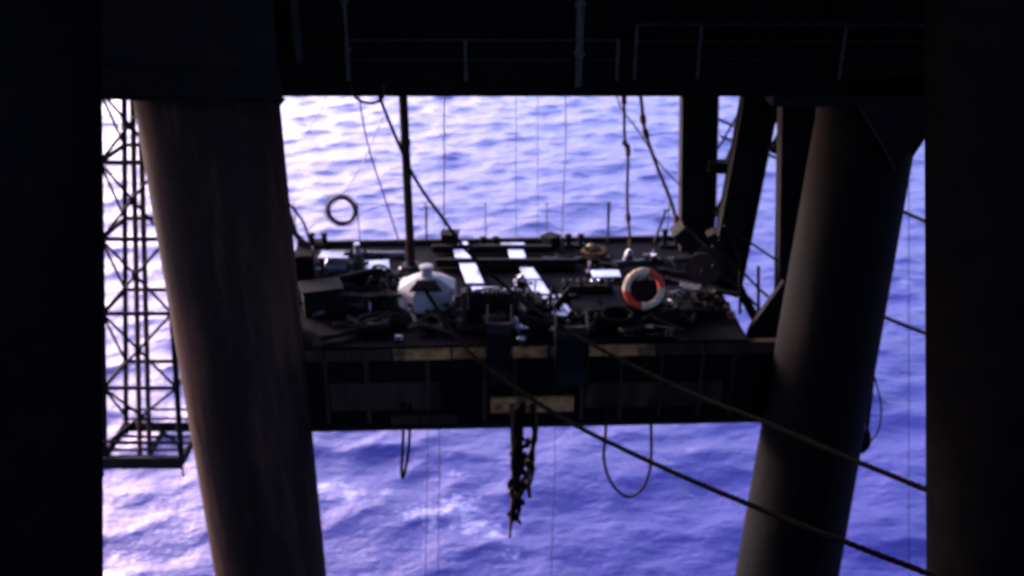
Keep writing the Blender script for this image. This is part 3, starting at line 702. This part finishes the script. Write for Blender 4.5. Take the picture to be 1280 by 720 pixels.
def reel(c, R, wd, rz, label):
    t = thing('cable_reel', label, 'reel', c); ax = (math.cos(rz), math.sin(rz), 0); cc = Vector((c.x, c.y, ZD+R)); A = Vector(ax)
    MB().lathe([(R*.55,-wd/2),(R*.62,0),(R*.55,wd/2)], cc, axis=ax, seg=20).build('wound_cable', M_ROPE, t, True)
    for s in (-1,1): MB().lathe([(R,-.02),(R,.02)], cc+A*(s*wd/2), axis=ax, seg=24).build('flange', M_DARK, t, True)
    MB().tube([cc-A*(wd*.8), cc+A*(wd*.8)], .03, 8).build('axle', M_WET, t, True)
def coil(c, R, label, mat=M_ROPE, n=4):
    t = thing('rope_coil', label, 'rope', c, 'coils of rope on the platform')
    for k in range(n):
        rr = R*(1-.05*k)*random.uniform(.92,1.05); z = ZD+.035+.055*k; ox, oy = random.uniform(-.03,.03), random.uniform(-.03,.03)
        MB().tube([(c.x+ox+rr*math.cos(2*math.pi*i/22), c.y+oy+rr*math.sin(2*math.pi*i/22), z+random.uniform(-.008,.008)) for i in range(22)], .032, 6, closed=True).build('turn', mat, t, True)
pump(PZ(432,352,ZD), 1.0, 'dark pump unit with wet glints at the left of the platform')
crate(PZ(462,347,ZD), .75, .45, .22, .15, 'low dark box with a pale wet lid behind the buoy', M_WET, 'deck_box', True)
crate(PZ(416,338,ZD), .42, .3, .3, -.1, 'small dark box with a pale lid beside the left leg', M_WET, 'deck_box', True)
crate(PZ(404,386,ZD), .7, .5, .45, .3, 'dark crate close beside the left leg', M_BLACK)
reel(PZ(382,362,ZD), .42, .4, .2, 'dark cable reel standing against the left leg')
reel(PZ(880,352,ZD), .33, .35, 1.1, 'dark cable reel near the foot of the raked column')
coil(PZ(470,372,ZD), .28, 'dark rope coil on the deck left of the white buoy')
coil(PZ(425,378,ZD), .24, 'dark rope coil between the pump unit and the crate')
coil(PZ(742,322,ZD), .26, 'tan rope coil near the back edge right of the skid tracks', M_TAN, 3)
coil(PZ(770,405,ZD), .3, 'dark rope coil in front of the orange lifebuoy')
# pair of lamps / floats with pale glints
def floatball(px, py, r, label, mat):
    c = PZ(px, py, ZD); t = thing('net_float', label, 'float', c, 'small floats on the platform')
    MB().lathe([(r*math.sin(math.pi*i/10), r-r*math.cos(math.pi*i/10)) for i in range(11)], c, seg=16).build('ball', mat, t, True)
    MB().tube([(c.x, c.y, c.z+2*r-.01), (c.x, c.y, c.z+2*r+.05)], .018, 6).build('eye', M_DARK, t, True)
floatball(408, 366, .08, 'small yellowish float lying left of the pump unit', M_YEL)
floatball(421, 363, .09, 'small pale float lying in front of the pump unit', M_GALV)
floatball(493, 346, .06, 'tiny pale float left of the tall pole foot', M_WET)
floatball(503, 341, .065, 'tiny pale float at the tall pole foot', M_WET)
floatball(738, 316, .10, 'faded yellow float near the back edge', M_YEL)
floatball(750, 319, .08, 'smaller yellow float beside the tan rope coil', M_YEL)
# pipes lying across the deck
def pipe_lying(label, p, q, r, mat, z=0):
    a = PZ(*p, ZD); c = PZ(*q, ZD); a.z += r+z; c.z += r+z
    t = thing('deck_pipe', label, 'pipe', (a+c)/2-Vector((0,0,r)), 'pipes lying on the platform')
    MB().tube([a.lerp(c, i/8)+Vector((0,0,random.uniform(-.004,.004))) for i in range(9)], r, 10).build('pipe', mat, t, True)
    for f in (.05,.5,.95):
        m_ = a.lerp(c, f); d = (c-a).normalized(); MB().lathe([(r,-.03),(r*1.35,-.025),(r*1.35,.025),(r,.03)], m_, axis=d, seg=12).build('coupling', mat, t, True)
pipe_lying('long grey pipe lying across the deck behind the skid tracks', (600,328), (762,324), .035, M_WET)
pipe_lying('dark pipe lying along the back edge left of the pole', (400,318), (505,320), .045, M_WET)
pipe_lying('dark pipe lying towards the raked column from the lifebuoy', (828,352), (925,372), .05, M_DARK)
pipe_lying('thin wet pipe behind the orange lifebuoy', (765,330), (880,322), .03, M_WET)
pipe_lying('second dark pipe beside the ladder stair', (825,340), (915,352), .04, M_DARK)
crate(PZ(757,352,ZD), .5, .28, .14, .05, 'flat dark box with pale lid left of the orange lifebuoy', M_GALV, 'deck_box', True)
crate(PZ(862,366,ZD), .35, .22, .1, -.35, 'flat box with bluish wet lid right of the orange lifebuoy', M_WET, 'deck_box', True)
crate(PZ(688,308,ZD), .3, .26, .22, .8, 'dark crate set cornerwise, breaking the back edge of the platform', M_BLACK)
crate(PZ(563,309,ZD), .35, .3, .3, .0, 'small dark crate at the back edge by the left skid track', M_BLACK)
# low hatch coaming in the right half, clamps on the front lip
hc = PZ(790, 396, ZD); t = thing('deck_hatch', 'flat dark hatch cover in the right half of the platform', 'hatch', hc)
MB().box((hc.x, hc.y+.5, ZD+.05), (2.2, 1.1, .1), YAW).build('coaming', M_DECK, t, bevel=.01)
for k in range(4): MB().box((hc.x-.82+.547*k, hc.y+.5, ZD+.12), (.52, 1.04, .035), YAW).build('cover_board', M_DECK, t, bevel=.006)
for i, (x, y) in enumerate(((499,426),(786,421),(835,421))):
    c = PZ(x, y, ZD); t = thing('rope_clamp', ['tiny wet clamp on the platform lip below the buoy','tiny wet clamp on the platform lip below the orange lifebuoy','tiny wet clamp on the platform lip at its right end'][i], 'clamp', c, 'clamps on the platform lip')
    MB().tube([(c.x-.05,c.y,ZD), (c.x-.045,c.y,ZD+.09), (c.x+.045,c.y,ZD+.09), (c.x+.05,c.y,ZD)], .024, 8).build('bow', M_GALV, t, True)
    MB().box((c.x, c.y, ZD+.012), (.16,.08,.024)).build('foot', M_DARK, t)
# slack hoses over the deck
rope('slack_hose', 'slack dark hose winding from the buoy to the winch', [PZ(x, y, ZD+.05) for x, y in ((572,398),(582,404),(600,408),(618,404),(640,398))], .035, M_WET, 'hose', 'slack hoses on the deck')
rope('slack_hose', 'slack dark hose curving over the left of the deck', [PZ(x, y, ZD+.05) for x, y in ((392,394),(420,384),(440,378),(452,368),(480,362),(492,352))], .04, M_WET, 'hose', 'slack hoses on the deck')
# small heaps of wet scrap and tangles of black hose among the gear
def scrap_heap(px, py, n, spread, label):
    cc = PZ(px, py, ZD); t = thing('scrap_heap', label, 'scrap', cc, 'heaps of wet scrap on the platform')
    for k in range(n):
        c = cc + Vector((random.gauss(0, spread), random.gauss(0, spread*.7), 0)); a = random.uniform(0, 3.14); s_ = random.uniform(.05, .13)
        d = Vector((math.cos(a), math.sin(a), 0)); z0 = random.uniform(.03, .28)
        if random.random() < .5:
            MB().tube(smoothpts([c-d*s_+Vector((0,0,.03)), c+Vector((0,0,z0)), c+d*s_+Vector((0,0,.05))], 4), random.uniform(.02,.04), 8).build('bent_bar', M_WET if k % 3 else M_GALV, t, True)
        else:
            n_ = Vector((random.uniform(-.3,.3), random.uniform(-.1,.6), 1)).normalized(); x_ = d.cross(n_).normalized(); y_ = n_.cross(x_)
            MB().frame(c+Vector((0,0,.06+z0*.4)), x_, y_, n_, s_*1.6, s_*1.1, .02).build('plate_offcut', M_WET if k % 3 else M_GALV, t, bevel=.004)
        MB().box((c.x, c.y, ZD+.02+z0*.15), (s_*1.3, s_, .04+z0*.3), a).build('packing_block', M_BLACK, t)
for q in ((410,334,5,.16,'wet metal scrap heaped beside the left leg at the back'), (448,334,4,.18,'wet metal scrap behind the pump unit'), (488,352,6,.16,'wet metal scrap between the pale lidded box and the buoy'),
          (424,368,5,.16,'wet metal scrap in front of the pump unit'), (446,384,5,.16,'wet metal scrap between the crate and the buoy'), (598,378,6,.14,'wet metal scrap left of the winch at the end of the left track'),
          (646,358,6,.15,'wet metal scrap behind the winch'), (652,414,5,.13,'wet metal scrap on the lip between the fairlead rollers'), (692,408,6,.13,'wet metal scrap at the foot of the right track'),
          (615,416,4,.12,'wet metal scrap on the lip above the left fairlead roller'), (748,342,4,.15,'wet metal scrap by the flat box left of the orange lifebuoy'), (805,322,4,.2,'wet metal scrap behind the orange lifebuoy'), (878,345,5,.2,'wet metal scrap below the raked column')):
    scrap_heap(*q)
def tangle(region, n, label, rise=.35):
    x0, x1, y0, y1 = region
    t = thing('hose_tangle', label, 'hoses', PZ((x0+x1)/2, (y0+y1)/2, ZD), 'tangles of black hose on the platform')
    for k in range(n):
        c = PZ(random.uniform(x0, x1), random.uniform(y0, y1), ZD); pts = []
        for i in range(random.randint(5, 8)):
            pts.append(c + Vector((random.uniform(-.45,.45), random.uniform(-.3,.3), .05+random.random()**2*rise)))
        MB().tube(smoothpts(pts, 5), random.uniform(.025,.05), 7).build('hose', M_BLACK if k % 4 else M_RUB, t, True)
tangle((380, 500, 325, 395), 16, 'tangle of black hoses among the gear left of the buoy')
tangle((575, 720, 378, 418), 12, 'tangle of black hoses round the winch')
tangle((400, 590, 400, 420), 9, 'slack black hoses along the front strip below the buoy', .12)
tangle((745, 925, 392, 418), 9, 'slack black hoses along the front strip below the orange lifebuoy', .12)
tangle((700, 915, 318, 400), 9, 'slack black hoses spread over the right of the platform', .15)
# bitts, valves and lumps that break the back edge
for k, (px, h, lb) in enumerate(((398,.22,'low dark bitt at the back edge beside the left leg'), (612,.14,'low dark bitt between the two skid tracks'), (718,.2,'low dark bitt behind the tan rope coil'), (838,.3,'taller dark bitt beside the upright column'))):
    c = P(px, 303, 18.8); c.z = ZD
    t = thing('mooring_bitt', lb, 'bitt', c, 'bitts along the back edge of the platform')
    MB().box((c.x, c.y, ZD+.02), (.46, .2, .04)).build('foot', M_BLACK, t)
    for q in (-.13, .13): MB().lathe([(.05,.03),(.05,h),(.075,h+.01),(.075,h+.05),(.03,h+.06)], (c.x+q, c.y, ZD), seg=12).build('head', M_BLACK, t, True)
    MB().tube([(c.x-.2, c.y, ZD+h*.6), (c.x+.2, c.y, ZD+h*.6)], .028, 8).build('crossbar', M_BLACK, t, True)
# valve manifold and chain in the right half
vc = PZ(735, 372, ZD); t = thing('valve_manifold', 'black valve manifold standing between the right track and the orange lifebuoy', 'valves', vc)
MB().tube([(vc.x-.5, vc.y, ZD+.18), (vc.x+.45, vc.y+.05, ZD+.18)], .06, 12).build('header_pipe', M_BLACK, t, True)
for k in range(4):
    x = vc.x-.4+.26*k
    MB().tube([(x, vc.y, ZD), (x, vc.y, ZD+.34)], .035, 8).build('branch_pipe', M_BLACK, t, True)
    MB().tube([(x+.08*math.cos(q*.5236), vc.y+.08*math.sin(q*.5236), ZD+.36) for q in range(12)], .014, 6, closed=True).build('hand_wheel', M_WET if k == 2 else M_DARK, t, True)
ch = thing('chain_pile', 'pile of black chain on the deck right of the orange lifebuoy', 'chain', PZ(870, 385, ZD)); cb = PZ(870, 385, ZD)
for k in range(34):
    c = cb + Vector((random.gauss(0,.28), random.gauss(0,.16), .04+random.random()*.12)); a = random.uniform(0, 3.14); e = random.uniform(-.8,.8)
    xa = Vector((math.cos(a), math.sin(a), 0)); za = Vector((-math.sin(a)*math.sin(e), math.cos(a)*math.sin(e), math.cos(e)))
    MB().tube([c + xa*.09*math.cos(q*.628) + za*.055*math.sin(q*.628) for q in range(10)], .018, 6, closed=True).build('link', M_WET if k % 9 == 0 else M_BLACK, ch, True)
for o in THINGS:
    if 'base' in o: del o['base']
